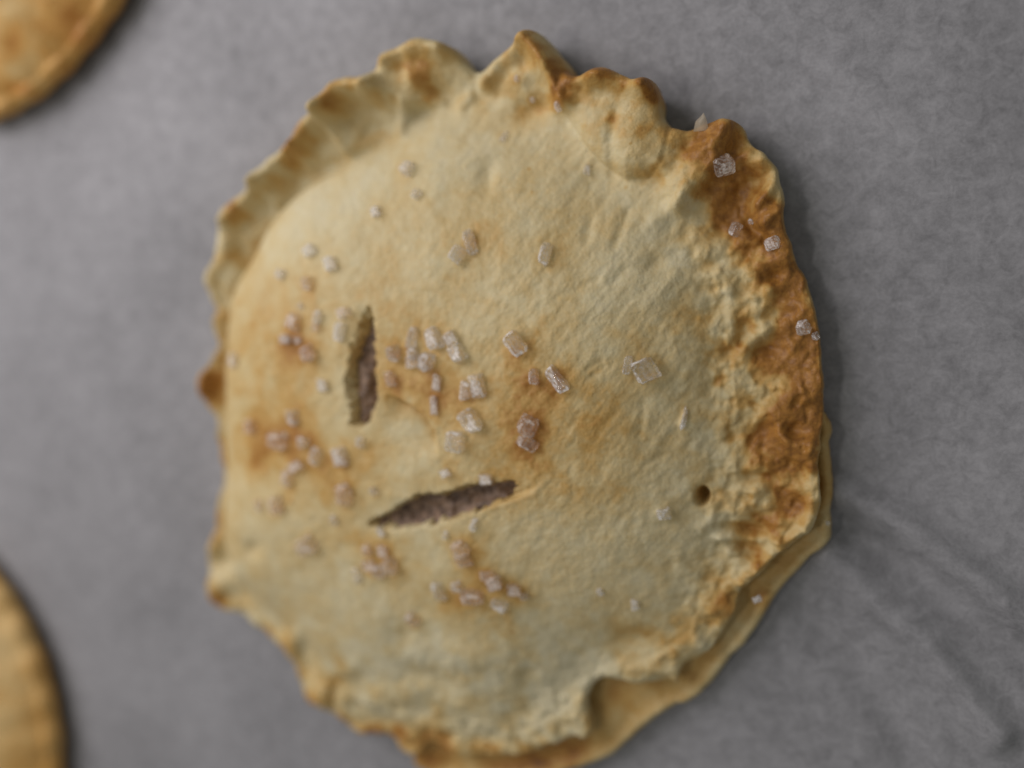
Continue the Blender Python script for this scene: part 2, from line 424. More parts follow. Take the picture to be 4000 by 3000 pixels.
def relief(x, y, H, s, u, th, U, V):
    """everything that is pressed, folded or baked into the lid: mm added to the base height"""
    lobe = poly_sd(U, V, [(2200, 430), (2262, 515), (2305, 582), (2369, 645), (2450, 697), (2530, 692), (2590, 640), (2610, 560), (2630, 400),
                          (2600, 280), (2400, 240), (2225, 300)])
    lm = sstep(20, -40, lobe)
    right = sstep(2500, 2850, U); low = sstep(2450, 2750, V)
    rough = np.clip(0.2 + right + low + 0.45 * sstep(0.0, 0.3, u), 0, 1.2) * (1 - 0.75 * lm)
    D = 0.20 * fbm(x, y, 9, 2, 1) + (0.04 + 0.24 * rough) * fbm(x, y, 3.6, 3, 6)
    D += (0.03 + 0.05 * rough) * fbm(x, y, 1.1, 2, 9)
    # fine rolled-dough grain running up to the right
    ca, sa = math.cos(math.radians(52)), math.sin(math.radians(52))
    gx, gy = x * ca + y * sa, -x * sa + y * ca
    g = fbm(gx / 3.2, gy, 0.8, 2, 12)
    D += 0.05 * g * sstep(1500, 2200, U) * sstep(2500, 1900, V)
    B = lambda h, *a, **k: h * blob(U, V, *a, **k)
    Ln = lambda h, pts, w, p=2.0: h * line(U, V, pts, w, p)
    # doughy lumps all round the rim, torn flaky grain on the right and lower rim
    D += 0.42 * np.tanh(2.2 * fbm(x, y, 4.2, 2, 61)) * sstep(0.05, 0.35, u) * (1 - lm)
    D += 0.22 * np.tanh(3.0 * fbm(x, y, 1.6, 2, 63)) * np.clip(right + low, 0, 1) * sstep(-0.9, -0.1, u)
    # upper-left ruffle: scalloped, raised outer lip
    on = sstep(-0.1, 0.25, u)
    lip = 0
    lip += Ln(1.6, [(900, 860), (960, 800), (1010, 730)], 38) + B(1.3, 900, 960, 45, 60)
    lip += Ln(1.7, [(1030, 700), (1090, 650), (1150, 610)], 40)
    lip += Ln(2.0, [(1190, 560), (1230, 500), (1290, 450)], 42)
    lip += Ln(3.0, [(1315, 420), (1350, 365), (1420, 345), (1470, 350)], 50)
    lip += Ln(2.2, [(1530, 240), (1600, 205), (1670, 190), (1740, 200)], 46) + B(1.6, 1620, 320, 110, 70, 20) + B(1.0, 1500, 330, 70, 60)
    lip += Ln(2.6, [(2090, 165), (2150, 240), (2195, 320), (2215, 390)], 42) + Ln(1.6, [(2050, 190), (1960, 260), (1910, 330)], 40)
    lip += B(1.2, 2090, 300, 90, 110)
    lip += B(1.6, 2360, 310, 60, 40) + B(2.2, 2545, 355, 45, 45) + Ln(1.0, [(2260, 330), (2400, 320), (2540, 360)], 40)
    D += 1.35 * lip * on
    D += B(1.2, 2495, 560, 90, 120, 0) + B(0.5, 2330, 520, 80, 90, 30)
    C = lambda h, pts, w, fade: h * cliff(U, V, pts, w, fade)
    D += 2.9 * (1 - np.exp(-np.maximum(8 - lobe, 0) / 42)) + Ln(-0.35, [(2430, 440), (2412, 520), (2398, 620), (2394, 680)], 20)
    D += B(-0.7, 1470, 470, 75, 75) + C(2.0, [(1390, 640), (1350, 580), (1305, 520), (1270, 430)], 12, 100)
    D += C(0.9, [(1090, 830), (1050, 770), (1010, 700)], 12, 70) + C(0.9, [(1230, 700), (1190, 620), (1160, 550)], 12, 70)
    D += B(-1.1, 1725, 370, 60, 55) + B(-1.5, 1640, 440, 60, 30, 20)
    D += B(-1.2, 2072, 428, 62, 48) + B(-0.9, 1880, 350, 90, 45, 15) + Ln(0.9, [(1570, 520), (1600, 400), (1720, 400)], 22)
    D += Ln(-1.0, [(2200, 300), (2235, 380)], 24) + Ln(0.8, [(1800, 410), (1900, 330)], 25)
    D += B(0.8, 2010, 310, 40, 60, -30) + B(-0.35, 1800, 560, 150, 30, 10) + B(0.35, 1880, 600, 140, 40, 15)
    D += B(-0.55, 1900, 690, 32, 62, -15) + B(0.35, 1975, 700, 60, 40)
    # upper right corner: torn, folded rim
    D += Ln(2.6, [(2840, 495), (2790, 580), (2700, 690), (2660, 740)], 55) + B(-1.0, 2870, 590, 45, 40, 30)
    D += Ln(1.5, [(2640, 530), (2600, 640)], 45) + Ln(1.3, [(2830, 640), (2900, 615), (2985, 625)], 36)
    D += Ln(1.1, [(2650, 800), (2740, 720), (2800, 650)], 28) + B(-1.6, 2890, 770, 90, 50, 50) + B(-1.2, 2850, 860, 80, 50, 40)
    D += Ln(1.2, [(2960, 800), (3010, 740), (3030, 700)], 28) + Ln(1.1, [(2980, 870), (3040, 830)], 28) + Ln(-1.3, [(2920, 870), (2990, 945)], 24)
    D += Ln(0.6, [(2560, 850), (2640, 790)], 40) + B(-0.6, 2630, 770, 60, 35, 30)
    # diagonal scratches and wrinkles on the right half of the dome
    for pts, w, h in (([(2290, 940), (2310, 860)], 14, -0.5), ([(2400, 960), (2450, 830)], 15, -0.6), ([(2540, 900), (2700, 760)], 22, 0.4),
                      ([(2390, 1110), (2440, 1050)], 10, -0.35), ([(2180, 1160), (2330, 1090)], 12, -0.25), ([(2560, 1040), (2640, 1000)], 26, -0.4),
                      ([(2520, 1190), (2640, 1080)], 20, 0.3), ([(2640, 1100), (2800, 1060)], 26, 0.35), ([(2500, 1700), (2515, 1560)], 12, -0.35),
                      ([(2520, 1820), (2590, 1775)], 11, -0.35), ([(2590, 1160), (2680, 1290)], 22, 0.25), ([(1600, 1125), (1740, 1118)], 12, 0.2),
                      ([(1950, 1150), (2010, 1090)], 14, -0.25), ([(2120, 1310), (2040, 1260)], 12, -0.2), ([(2300, 1440), (2350, 1410)], 10, -0.4)):
        D += Ln(h * 0.5, pts, w * 1.25)
    D += B(-0.75, 2800, 1022, 38, 16, 18) + B(-0.4, 2560, 1030, 40, 30, 20) + B(0.5, 2830, 1080, 60, 40) + B(-0.3, 2340, 1445, 40, 14, 45)
    # crimped right rim
    D0 = D.copy(); rimk = 0.25
    D += B(-1.3, 2995, 1350, 70, 34, 25) + Ln(0.9, [(2990, 1290), (2900, 1380)], 28) + Ln(-0.9, [(2900, 1230), (2905, 1300), (2840, 1380)], 22)
    D += B(0.6, 2870, 1190, 45, 50) + B(0.8, 3020, 1130, 60, 28, 20) + B(-0.8, 3020, 1080, 70, 30, 25) + B(0.6, 2960, 1215, 80, 22, 10)
    D += B(-1.0, 3080, 1678, 40, 24, -35) + Ln(1.2, [(3040, 1680), (3090, 1725), (3150, 1735)], 24) + B(-1.0, 2985, 1690, 60, 26, 30)
    D += B(-0.8, 2866, 1712, 28, 26) + B(0.9, 2985, 1790, 50, 30, 30) + B(0.6, 2940, 1832, 45, 14) + B(-1.0, 2965, 1866, 50, 20)
    D += B(0.7, 2960, 1912, 50, 22) + B(-0.8, 3050, 1965, 60, 40) + B(0.8, 2960, 1975, 60, 30) + Ln(-1.0, [(2830, 2055), (2900, 2070), (2960, 2080)], 16)
    D += Ln(0.9, [(2820, 2095), (2900, 2105), (3040, 2110)], 20) + Ln(-0.9, [(2810, 2125), (2900, 2140)], 16) + B(-0.5, 2935, 2165, 45, 34, -20)
    D += B(0.7, 3040, 2040, 40, 22) + Ln(1.1, [(3175, 1720), (3170, 1900), (3172, 2000), (3140, 2065), (3060, 2125), (2990, 2185), (2900, 2270)], 24)
    D += B(-4.6, 2743, 1938, 25, 32, -10, p=4) + B(-0.5, 2790, 1940, 22, 16) + Ln(0.6, [(2790, 1970), (2780, 2030), (2740, 2060)], 22)
    D += B(0.6, 2600, 2008, 40, 26, -10) + Ln(0.5, [(2660, 1660), (2680, 1610)], 9)
    D = np.where(V < 2260, D - rimk * (D - D0), D)
    # lower edge: lumpy, torn
    D += B(-1.4, 2720, 2600, 60, 40, 40) + B(-0.6, 2440, 2490, 95, 75, -20) + B(0.5, 2490, 2440, 90, 40)
    D += B(0.8, 2270, 2800, 60, 90) + B(0.7, 2560, 2620, 120, 40) + B(-0.6, 2060, 2640, 36, 36) + B(-0.6, 2030, 2830, 40, 60)
    D += B(0.7, 1520, 2720, 90, 70) + B(-0.9, 1690, 2660, 130, 40, -20) + B(0.7, 1850, 2560, 110, 50, -25) + B(-0.8, 1500, 2820, 60, 50)
    D += B(-0.9, 1310, 2680, 26, 50) + B(0.8, 1260, 2740, 28, 60) + B(-0.7, 1200, 2640, 30, 60) + B(-0.8, 1800, 2880, 120, 30, 10)
    D += B(0.9, 1150, 2500, 36, 40) + B(-0.9, 1180, 2545, 30, 40) + B(0.6, 1340, 2620, 60, 30)
    D += B(1.6, 880, 2270, 55, 50) + B(1.2, 838, 2140, 26, 40) + B(-0.9, 980, 2150, 36, 30, -40) + B(-0.7, 860, 2200, 24, 26)
    D += B(1.1, 815, 1490, 32, 36) + B(-0.5, 1570, 2480, 50, 60, -20)
    # slits
    w = 9 * fbm(x, y, 1.3, 2, 15) + 7 * fbm(x, y, 0.6, 2, 17)
    d1 = poly_sd(U, V, SLIT1) + w; d2 = poly_sd(U, V, SLIT2) + w
    cut = np.maximum(sstep(8, -16, d1), sstep(20, -24, d2))
    D += C(-1.15, [(2120, 1895), (2060, 1925), (1985, 1955), (1907, 1978), (1816, 2008), (1726, 2036), (1613, 2058), (1527, 2066), (1400, 2050)], 12, 55)
    D += C(-1.2, [(1440, 1170), (1450, 1300), (1452, 1470), (1464, 1550), (1440, 1640), (1395, 1690)], 10, 50)
    D -= 3.2 * cut
    D += C(-1.7, [(1500, 1535), (1600, 1585), (1650, 1622), (1690, 1680), (1715, 1790)], 8, 70)
    return D, cut

def browning(x, y, D, s, u, th, U, V, cut):
    B = lambda h, *a, **k: h * blob(U, V, *a, **k)
    Ln = lambda h, pts, w, p=2.0: h * line(U, V, pts, w, p)
    blot = np.clip(sstep(2450, 2850, U) + sstep(2250, 2650, V) + sstep(-0.15, 0.2, u), 0, 1)
    mot = np.tanh(2.6 * fbm(x, y, 2.6, 3, 25))
    b = 0.28 + 0.08 * fbm(x, y, 12, 3, 21) + (0.055 + 0.10 * blot) * mot + 0.035 * np.tanh(3 * fbm(x, y, 1.1, 2, 27))
    b += 0.07 * np.tanh(3 * fbm(x, y, 5.5, 3, 29))
    # broad golden areas of the dome
    b += B(0.22, 1060, 1430, 230, 360, 0) + B(0.10, 1850, 1450, 420, 330) + B(0.16, 1900, 950, 260, 70, -5) + B(0.16, 1640, 1390, 230, 130) + B(0.20, 1700, 1560, 200, 120)
    b += B(0.26, 2290, 1680, 270, 190, -15) + B(0.14, 2400, 1290, 100, 50) + B(0.22, 1830, 2150, 90, 110) + B(0.20, 1470, 2180, 120, 100)
    b += B(0.26, 1900, 2310, 220, 75, -8) + B(0.12, 1250, 1900, 240, 260) + B(0.32, 1165, 1345, 70, 60) + B(0.12, 2080, 1900, 250, 140)
    b += B(0.16, 1720, 1880, 240, 70, 8) + B(0.16, 1500, 2120, 220, 50) + B(0.12, 2350, 1850, 180, 160)
    b += B(0.14, 1400, 1820, 160, 90) + B(0.24, 1005, 1790, 45, 80, -10) + B(0.18, 1130, 1690, 120, 70) + B(0.12, 1640, 2400, 160, 60)
    b += B(0.10, 2150, 1480, 220, 110) + B(0.20, 2055, 1690, 120, 120) + B(0.14, 2030, 1350, 90, 90) + B(0.18, 2185, 1490, 80, 80)
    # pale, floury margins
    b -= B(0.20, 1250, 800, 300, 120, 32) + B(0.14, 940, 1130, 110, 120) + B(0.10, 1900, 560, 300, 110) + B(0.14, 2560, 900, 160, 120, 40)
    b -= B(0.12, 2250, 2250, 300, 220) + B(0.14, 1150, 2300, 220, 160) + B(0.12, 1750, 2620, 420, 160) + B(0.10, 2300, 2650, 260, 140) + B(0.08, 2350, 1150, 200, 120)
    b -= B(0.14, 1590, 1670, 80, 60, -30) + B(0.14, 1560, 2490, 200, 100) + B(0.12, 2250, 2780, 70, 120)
    b = 0.28 + 0.88 * (b - 0.27)
    # rim
    b += 0.07 * sstep(0.0, 0.5, u)
    b += B(0.34, 1350, 400, 50, 60) + B(0.16, 1420, 470, 130, 110) + B(0.20, 1200, 560, 80, 90) + B(0.22, 930, 850, 60, 120) + B(0.30, 900, 1010, 50, 40)
    b += B(0.14, 1640, 270, 130, 90) + B(0.16, 1720, 370, 70, 60) + Ln(0.26, [(2090, 150), (2170, 280), (2225, 390)], 42) + B(0.18, 2070, 430, 70, 55)
    b += Ln(0.30, [(2230, 330), (2360, 300), (2460, 340), (2560, 350)], 40) + B(0.30, 2570, 390, 22, 36) + B(0.28, 2415, 480, 26, 36) + B(0.12, 2490, 560, 100, 100)
    b += B(0.42, 2850, 520, 75, 60) + B(0.30, 2770, 610, 110, 80, 40) + B(0.25, 2830, 590, 30, 40)
    b += B(0.38, 2880, 760, 130, 110, 30) + B(0.25, 2960, 650, 90, 40) + B(0.22, 2960, 920, 130, 80) + B(0.2, 2850, 870, 110, 60)
    b += Ln(0.18, [(2960, 900), (3060, 1150), (3110, 1400), (3110, 1600), (3080, 1800)], 130)
    b += Ln(0.30, [(3060, 830), (3060, 930), (3110, 1080), (3170, 1250), (3190, 1450), (3195, 1620)], 80)
    b += B(0.22, 3000, 1060, 110, 70) + B(0.42, 3080, 1370, 110, 90, 20) + B(0.24, 3100, 1560, 90, 120) + B(0.24, 3060, 1690, 120, 80)
    b += B(0.14, 2950, 1700, 150, 170) + B(0.36, 3080, 1990, 90, 60, 20) + B(0.2, 2960, 1880, 130, 120) + B(0.30, 2960, 2070, 150, 40, -10) + B(0.34, 2940, 2180, 60, 45)
    b += Ln(0.16, [(2900, 1250), (2850, 1380)], 60) + B(0.34, 2410, 2500, 55, 90, 10) + B(0.20, 2500, 2490, 90, 70) + B(0.2, 2640, 2470, 60, 60) + B(0.2, 2820, 2360, 60, 80)
    b += Ln(0.10, [(1020, 2480), (1130, 2620), (1200, 2750), (1380, 2870), (1560, 2930)], 60)
    b += B(0.22, 1180, 2740, 60, 90, -40) + B(0.32, 1300, 2700, 40, 80, -20) + B(0.24, 1390, 2850, 120, 50, -25) + B(0.3, 1560, 2900, 90, 60, -10)
    b += B(0.34, 1680, 2920, 70, 60) + B(0.26, 1900, 2930, 250, 40) + B(0.18, 1560, 2850, 140, 50) + B(0.15, 1700, 2650, 160, 50, -20)
    b += B(0.30, 860, 2340, 60, 50) + B(0.22, 820, 2140, 40, 80) + B(0.26, 810, 1490, 50, 60) + B(0.2, 1060, 2480, 60, 50) + B(0.16, 830, 1750, 40, 300)
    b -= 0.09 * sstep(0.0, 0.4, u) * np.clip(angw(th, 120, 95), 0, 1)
    b += 0.08 * np.clip(D, -0.8, 1.0) * sstep(-0.3, 0.2, u)           # raised folds toast first
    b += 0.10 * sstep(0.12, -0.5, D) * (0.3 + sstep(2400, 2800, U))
    # each crystal melted a toasted halo
    halo = np.zeros_like(b)
    for cx, cy, wx, wy, *_ in CRYSTALS:
        halo = np.maximum(halo, B(0.13 if _[1] == 1 else 0.07, cx + 5, cy + 7, wx * 1.05 + 6, wy * 1.05 + 6))
    b = b + halo
    b = np.clip(b, 0.02, 0.82)
    return np.where(cut > 0.45, np.maximum(b, 0.48), b)

# x, y, width, height (photo pixels), tilt, warm tint
CRYSTALS = [
 (1837,949,42,95,15,0),(1789,999,55,62,-35,0),(2128,994,48,84,-12,0),(1541,1379,54,60,5,0),(1615,1320,42,80,-10,0),(1697,1324,52,82,25,2),
 (1618,1378,46,50,0,0),(1762,1324,54,52,30,0),(1789,1383,56,70,25,0),(1622,1415,56,50,10,0),(1672,1410,55,66,-25,2),(2020,1342,66,98,32,0),
 (1708,1496,32,66,-12,0),(1871,1505,50,86,8,0),(1825,1524,44,70,-10,0),(2178,1483,46,110,35,0),(2450,1424,30,70,-15,0),(2513,1446,92,88,28,0),
 (3024,949,62,48,20,2),(2875,900,46,54,-30,0),(3141,1275,52,52,20,2),(3187,1311,22,28,20,0),(2938,863,26,22,0,0),(1697,1586,30,76,5,0),
 (1841,1649,64,92,35,0),(1783,1726,70,74,-8,0),(2065,1658,72,70,-30,1),(2061,1731,78,48,-30,1),(1900,1871,48,44,10,0),(1744,1848,38,34,30,0),
 (1744,2088,18,36,-20,0),(1853,2047,24,50,-25,0),(1801,2137,62,56,10,1),(1814,2183,58,52,20,1),(1527,2205,60,56,10,1),(1907,2246,60,40,0,1),
 (1719,2309,50,76,15,0),(1787,2288,44,38,20,0),(1850,2327,98,54,-5,1),(1932,2273,62,54,20,1),(1949,2358,64,42,-20,0),(1615,2413,44,48,20,1),
 (1402,2259,40,22,25,0),(2050,2327,34,24,20,0),(2008,2300,48,48,0,1),(2344,2309,22,28,20,2),(2481,2358,28,42,0,2),(2958,2340,30,20,20,0),
 (1215,981,50,46,30,2),(1297,1035,44,56,20,2),(1102,1071,46,36,-15,2),(1206,1107,46,50,0,1),(1179,1198,26,24,-20,0),(1152,1257,50,60,-15,1),
 (1247,1238,38,52,-15,0),(1120,1324,48,34,0,2),(1166,1329,28,24,0,0),(1238,1279,28,30,0,1),(1211,1379,56,60,30,1),(1333,1297,42,72,-15,2),
 (1265,1505,40,52,0,0),(922,1406,38,52,-20,0),(1351,1220,52,42,20,1),(1473,832,34,42,20,2),(1459,1505,30,26,0,0),(1595,665,48,48,-20,2),
 (1631,762,38,36,-30,0),(2183,412,26,42,-20,2),(1971,538,22,46,-20,0),(2292,665,24,40,-10,0),(2020,308,20,26,0,0),(2079,389,20,18,0,0),
 (1148,1627,46,54,0,0),(985,1667,46,48,0,1),(1093,1717,96,60,0,1),(1238,1780,44,70,-30,0),(1161,1821,62,42,30,1),(1337,1780,50,66,10,2),
 (1193,1726,44,40,0,0),(1129,1866,42,58,-15,1),(1351,1925,58,80,-10,1),(1464,1916,34,30,30,0),(1084,1970,56,64,20,1),(1016,1970,34,46,0,1),
 (1310,2029,34,36,0,0),(1202,2128,86,60,30,1),(1441,2142,44,40,0,1),(1491,2078,28,40,30,0),(1446,2205,50,44,20,1),(1396,2232,38,26,10,0),
 (1482,2223,52,50,0,1),(1414,1726,36,42,-20,0),(1500,2150,44,50,0,1),(2820,642,76,64,10,1),(2671,1636,16,84,-22,0),(2592,2006,50,38,5,0),
 (3232,2065,16,16,0,0),(1530,1480,40,58,10,1),(2085,1470,40,58,0,1)]

# ------------------------------------------------------------------ top crust
pie = empty('hand_pie', (CEN[0], CEN[1], 0.25))
pie['label'] = 'round ruffled hand pie with two slits and clear sugar crystals on top'
pie['category'] = 'pie'
PX, PY, PZ = CEN[0], CEN[1], 0.25
def local(co):
    co = np.array(co, float); co[:, 0] -= PX; co[:, 1] -= PY; co[:, 2] -= PZ
    return co

def lid_height(x, y):
    H, s, u, th, r = base_height(x, y)
    U, V = to_pix(x, y, H)
    D, cut = relief(x, y, H, s, u, th, U, V)
    return H, D, cut, s, u, th, U, V

t = np.linspace(0, 1, NR)
S = np.concatenate([[0.002], t[1:] ** 0.94])
R_IN = blur_ring(R_TOP, 90)
rr = S[:, None] * R_IN[None, :] + (R_TOP - R_IN)[None, :] * np.power(S[:, None], 14)
gx = CEN[0] + rr * np.cos(TH)[None, :]; gy = CEN[1] + rr * np.sin(TH)[None, :]
H, D, cut, s_, u_, th_, U_, V_ = lid_height(gx, gy)
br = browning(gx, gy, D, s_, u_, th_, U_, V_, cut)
edge_round = np.square(np.clip((rr - (R_TOP - 1.1)) / 1.1, 0, 1)) * 0.28
Z = H + D - edge_round
Z = np.maximum(Z, 2.2)
# outer wall and underside
zedge = Z[-1]
drop = np.where(BOTMASK > 0.5, 1.5, np.maximum(zedge - 1.0, 0.8))
drop = blur_ring(drop, 8); drop = np.minimum(drop, zedge - 0.7)
rows_x, rows_y, rows_z, rows_b = [gx], [gy], [Z], [br]
wob = 0.12 * fbm(TH * 30, TH * 0 + 9, 1.0, 3, 30)
for f, inset in ((0.18, -0.16), (0.42, -0.22), (0.7, -0.08), (0.9, 0.18), (1.0, 0.6)):
    q = R_TOP - inset + wob * f
    rows_x.append((CEN[0] + q * np.cos(TH))[None]); rows_y.append((CEN[1] + q * np.sin(TH))[None])
    rows_z.append((zedge - drop * f)[None]); rows_b.append((br[-1] * 0.85)[None])
for k, f in enumerate((0.972, 0.955, 0.94)):
    q = R_TOP * f
    rows_x.append((CEN[0] + q * np.cos(TH))[None]); rows_y.append((CEN[1] + q * np.sin(TH))[None])
    rows_z.append((zedge - drop - 0.05 * (k + 1))[None]); rows_b.append((br[-1] * 0 + 0.3)[None])
AX, AY, AZ, AB = (np.concatenate(v, 0) for v in (rows_x, rows_y, rows_z, rows_b))
co = np.stack([AX, AY, AZ], -1).reshape(-1, 3)
faces = ring_faces(AX.shape[0], NT)
cap = len(co)
co = np.vstack([co, [[CEN[0], CEN[1], Z[0].mean()]]])
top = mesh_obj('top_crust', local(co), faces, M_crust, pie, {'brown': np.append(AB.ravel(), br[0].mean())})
top['label'] = 'pale golden ruffled lid with browned right rim'

# ------------------------------------------------------------------ bottom crust and filling
def build_bottom():
    n = NT; ss = np.array([0.02, 0.3, 0.6, 0.74, 0.8, 0.84, 0.87, 0.90, 0.925, 0.945, 0.96, 0.972, 0.982, 0.990, 0.996, 1.0])
    r = ss[:, None] * R_BOT
    x = CEN[0] + r * np.cos(TH); y = CEN[1] + r * np.sin(TH)
    inn = np.clip((R_BOT - r) / 5.0, 0, 1)
    z = 3.1 + 0.8 * inn - 1.0 * BOTMASK[None, :] * sstep(0.3, 2.5, R_BOT - r) + 0.22 * fbm(x, y, 5, 3, 41) + 0.10 * fbm(x, y, 1.4, 2, 43)
    z -= 0.9 * np.square(np.clip((r - (R_BOT - 0.9)) / 0.9, 0, 1))
    z = np.minimum(z, 3.5)
    U, V = to_pix(x, y, z)
    B = lambda h, *a, **k: h * blob(U, V, *a, **k)
    b = 0.56 + 0.12 * fbm(x, y, 6, 3, 45) + 0.05 * fbm(x, y, 1.6, 2, 46) - 0.16 * sstep(1.8, 0.4, R_BOT - r)
    b += B(0.22, 2230, 2920, 130, 60) + B(0.16, 2050, 3000, 200, 60) + B(0.22, 1690, 2970, 80, 80) + B(-0.10, 2450, 2840, 150, 60, 30)
    b += B(0.12, 3220, 1880, 60, 250) + B(0.12, 3120, 2190, 100, 50, 30) + B(-0.08, 2900, 2420, 60, 150, 50)
    b = np.clip(b, 0.05, 0.9)
    X, Y, Zz, Bb = [x], [y], [z], [b]
    for f, ins in ((0.35, -0.10), (0.65, 0.0), (0.92, 0.35), (0.985, 2.0), (1.0, 8.0)):
        q = R_BOT - ins
        X.append((CEN[0] + q * np.cos(TH))[None]); Y.append((CEN[1] + q * np.sin(TH))[None])
        Zz.append((z[-1] * (1 - f) + 0.32 * f)[None]); Bb.append((b[-1] + 0.12)[None])
    X, Y, Zz, Bb = (np.concatenate(v, 0) for v in (X, Y, Zz, Bb))
    return mesh_obj('bottom_crust', local(np.stack([X, Y, Zz], -1).reshape(-1, 3)), ring_faces(X.shape[0], n), M_under, pie, {'brown': Bb.ravel()})
bot = build_bottom(); bot['label'] = 'golden base crust showing beneath the lid'

def build_filling():
    n, k = 420, 200
    th = np.linspace(0, 2 * math.pi, n, endpoint=False)
    rc = np.interp(th, np.append(TH, 2 * math.pi), np.append(RC, RC[0])) * 0.8
    ss = np.linspace(0.01, 1, k)
    r = ss[:, None] * rc
    x = CEN[0] + r * np.cos(th); y = CEN[1] + r * np.sin(th)
    H0 = base_height(x, y)[0]; U, V = to_pix(x, y, H0)
    lowside = line(U, V, [(1450, 2075), (1560, 2080), (1726, 2050), (1830, 2020), (1960, 1968)], 30) + 0.6 * line(U, V, [(1400, 1460), (1400, 1620)], 40)
    z = H0 - 2.5 + 1.2 * lowside + 0.45 * fbm(x, y, 2.2, 3, 51) + 0.25 * fbm(x, y, 0.8, 2, 53) - 2.5 * sstep(0.85, 1, ss)[:, None]
    return mesh_obj('filling', local(np.stack([x, y, z], -1).reshape(-1, 3)), ring_faces(k, n), M_fill, pie)
fil = build_filling(); fil['label'] = 'dark brown crumbly filling showing in the slits'

# ------------------------------------------------------------------ sugar crystals, baked onto the lid
def crystal_mesh(i):
    rg = random.Random(100 + i)
    import bmesh
    bm = bmesh.new(); bmesh.ops.create_cube(bm, size=1.0)
    for v in bm.verts:                              # skewed block, every corner off by its own amount
        v.co.x *= 1 + rg.uniform(-.26, .10); v.co.y *= 1 + rg.uniform(-.24, .10); v.co.z *= 1 + rg.uniform(-.25, .1)
        v.co.x += rg.uniform(-.06, .06); v.co.y += rg.uniform(-.06, .06)
    bmesh.ops.bevel(bm, geom=bm.edges[:], offset=rg.uniform(0.10, 0.17), segments=1, affect='EDGES', profile=0.6)
    for v in bm.verts:
        v.co.x += rg.uniform(-.05, .05); v.co.y += rg.uniform(-.05, .05); v.co.z += rg.uniform(-.05, .05)
    bmesh.ops.triangulate(bm, faces=[f for f in bm.faces if rg.random() < 0.5])
    bm.normal_update()
    big = sorted(bm.faces, key=lambda f: -f.calc_area())[:9]
    for f in bm.faces: f.material_index = (1 if rg.random() < (0.15 if f in big else 0.5) else 0)
    me = bpy.data.meshes.new('sugar_crystal'); bm.to_mesh(me); bm.free()
    me2 = me.copy()
    me.materials.append(M_sugar); me.materials.append(M_frost)
    me2.materials.append(M_sugar_warm); me2.materials.append(M_frost_warm)
    me3 = me.copy(); me3.materials[0] = M_sugar_milky
    return me, me2, me3
CM = [crystal_mesh(i) for i in range(16)]
def surf_at(px, py):
    """first point of the finished lid under a photo pixel"""
    zs = np.arange(20, 2.0, -0.05)
    xy = np.stack([on_plane([(px, py)], z)[0] for z in zs[::8]]); X = np.interp(zs[::-1], zs[::8][::-1], xy[::-1, 0])[::-1]
    Y = np.interp(zs[::-1], zs[::8][::-1], xy[::-1, 1])[::-1]
    h, d, c, *_ = lid_height(X, Y); h = h + d
    k = np.argmax(h >= zs)
    return X[k], Y[k], zs[k]
rg = random.Random(5)
for i, (px, py, w, h, ang, warm) in enumerate(CRYSTALS):
    x, y, z = surf_at(px, py)
    if px == 3232: z = 3.2
    e = 0.25
    hh = lid_height(np.array([x, x + e, x]), np.array([y, y, y + e])); hz = hh[0] + hh[1]
    nrm = Vector((-(hz[1] - hz[0]) / e, -(hz[2] - hz[0]) / e, 1.0))
    nrm.x = max(-0.7, min(0.7, nrm.x)); nrm.y = max(-0.7, min(0.7, nrm.y)); nrm.normalize()
    depth = (np.array([x, y, z]) - CAM) @ fwd
    k = depth * TANX / 2000.0                                       # mm per photo pixel at this depth
    sx, sy = w * k * 1.04, h * k * 1.04
    sz = min(sx, sy) * rg.uniform(0.75, 1.0)
    o = bpy.data.objects.new('sugar_crystal', CM[i % len(CM)][warm])
    q = Vector((0, 0, 1)).rotation_difference(nrm).to_matrix() @ Matrix.Rotation(math.radians(-ang if False else ang), 3, 'Z')
    q = q @ Matrix.Rotation(rg.uniform(-.22, .22), 3, 'X') @ Matrix.Rotation(rg.uniform(-.22, .22), 3, 'Y')
    mt = q.to_4x4() @ Matrix.Diagonal((sx * MM, sy * MM, sz * MM, 1))
    mt.translation = (Vector((x - PX, y - PY, z - PZ)) + nrm * sz * 0.22) * MM
    link(o, pie); o.matrix_local = mt

# thin papery flake of dough standing on the upper right rim
def flake():
    pts = [(2700, 505), (2712, 470), (2735, 452), (2748, 440), (2756, 462), (2762, 500)]
    xy = on_plane(pts, 8.6); n = len(pts)
    zz = [6.8, 7.6, 8.2, 8.6, 8.0, 7.0]
    co = [(a[0], a[1], z) for a, z in zip(xy, zz)] + [(a[0] + .02, a[1] - .04, z - .05) for a, z in zip(xy, zz)]
    f = [(0, 1, 4, 5), (1, 2, 3, 4)]
    f += [tuple(n + i for i in reversed(q)) for q in f]
    f += [(i, (i + 1) % n, n + (i + 1) % n, n + i)[::-1] for i in range(n)]
    return mesh_obj('crust_flake', local(co), np.array(f), M_flake, pie)
flake()

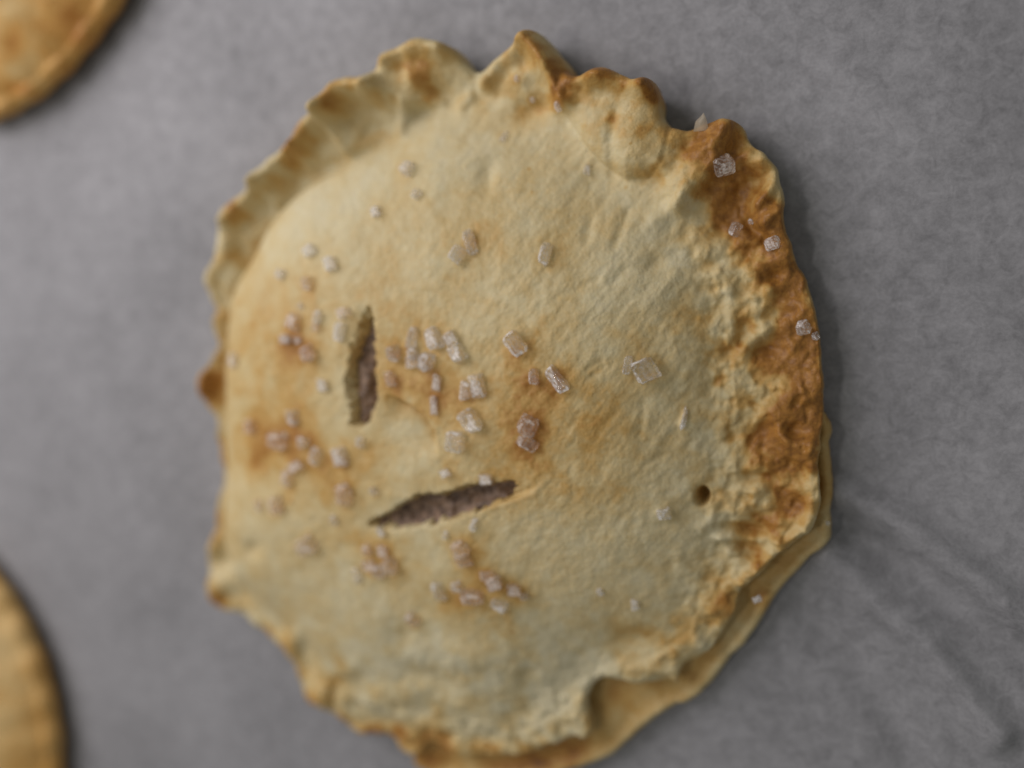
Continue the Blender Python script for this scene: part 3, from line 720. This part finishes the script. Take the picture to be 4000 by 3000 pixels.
# ------------------------------------------------------------------ the two neighbouring pies (blurred, cut by the frame)
def fit_circle(pts, z, R):
    xy = on_plane(pts, z); c = xy.mean(0) + np.array([-R, 0])
    for _ in range(300):
        d = xy - c; r = np.hypot(d[:, 0], d[:, 1])
        c = c + (d * (1 - R / r)[:, None]).mean(0) * 0.8
    return c
def side_pie(cen, R, seed, label, tone, paint, crease=0.965):
    root = empty('hand_pie', (cen[0], cen[1], 0.25)); root['label'] = label; root['category'] = 'pie'
    nt, nr = 420, 130
    th = np.linspace(0, 2 * math.pi, nt, endpoint=False)
    Ro = R + 0.25 * np.sin(th * 41 + 3 * vnoise(th * 5, th * 0, seed)) + 0.7 * fbm(np.cos(th) * 6, np.sin(th) * 6, 2.5, 2, seed)
    ss = np.linspace(0.005, 1, nr); r = ss[:, None] * Ro
    x = cen[0] + r * np.cos(th); y = cen[1] + r * np.sin(th)
    dome = 5.0 + 10.5 * np.power(np.clip(1 - np.power(np.clip(ss / crease, 0, 1), 2.6), 0, 1), 0.8)[:, None] - np.maximum(ss - crease, 0)[:, None] * 8
    rim = 4.6 + 0.9 * np.sin(np.clip((ss - crease) / (1 - crease), 0, 1) * 2.2)[:, None] + 0 * x
    z = smax(dome, rim, 1.6) + 0.22 * fbm(x, y, 8, 3, seed + 1) + 0.08 * fbm(x, y, 2, 2, seed + 2)
    z += 0.30 * np.sin(th * 41 + 2 * vnoise(th * 3, th * 0, seed)) * sstep(crease, 0.97, ss)[:, None]
    z -= 1.6 * np.square(np.clip((r - (Ro - 1.6)) / 1.6, 0, 1))
    U, V = to_pix(x, y, z)
    b = tone + 0.10 * fbm(x, y, 7, 3, seed + 5) + 0.05 * fbm(x, y, 2, 2, seed + 6)
    for p in paint: b = b + p[0] * blob(U, V, *p[1:])
    b = np.clip(b, 0.05, 0.85)
    X, Y, Zz, Bb = [x], [y], [z], [b]
    for f, ins in ((0.3, -0.25), (0.6, -0.15), (0.85, 0.3), (1.0, 1.2)):
        q = Ro - ins
        X.append((cen[0] + q * np.cos(th))[None]); Y.append((cen[1] + q * np.sin(th))[None])
        Zz.append((z[-1] * (1 - f) + 1.7 * f)[None]); Bb.append(b[-1:] + 0.04)
    q = [np.concatenate(v, 0) for v in (X, Y, Zz, Bb)]
    lc = lambda a: np.array(a) - np.array([cen[0], cen[1], 0.25])
    mesh_obj('top_crust', lc(np.stack(q[:3], -1).reshape(-1, 3)), ring_faces(q[0].shape[0], nt), M_side, root, {'brown': q[3].ravel()})
    prof = [(0.02, 3.0), (0.9, 3.0), (0.955, 2.6), (0.97, 1.6), (0.955, 0.5), (0.9, 0.32), (0.5, 0.3)]
    co = np.array([[(cen[0] + Ro[j] * f * math.cos(th[j]), cen[1] + Ro[j] * f * math.sin(th[j]), zz) for j in range(nt)] for f, zz in prof])
    mesh_obj('bottom_crust', lc(co.reshape(-1, 3)), ring_faces(len(prof), nt), M_under, root, {'brown': np.full(len(prof) * nt, 0.55)})
    return root
A1 = [(434,0),(407,72),(371,145),(316,217),(253,289),(181,357),(90,407),(0,430)]
A2 = [(0,2318),(59,2381),(104,2453),(131,2544),(167,2634),(194,2747),(217,2860),(230,3000)]
side_pie(fit_circle(A1, 4.2, 44.0), 44.0, 60, 'deep golden pie with brown mottled patches and no sugar showing', 0.56,
         [(0.18, 290, 100, 60, 90), (0.2, 60, 340, 60, 40), (-0.22, 60, 20, 70, 50), (-0.14, 70, 270, 70, 40, 30), (0.2, 50, 170, 40, 60)])
side_pie(fit_circle(A2, 4.2, 46.0), 46.0, 80, 'smooth light orange pie with a plain unmarked crust', 0.47,
         [(-0.10, 40, 2520, 70, 90), (0.06, 150, 2900, 60, 120)])
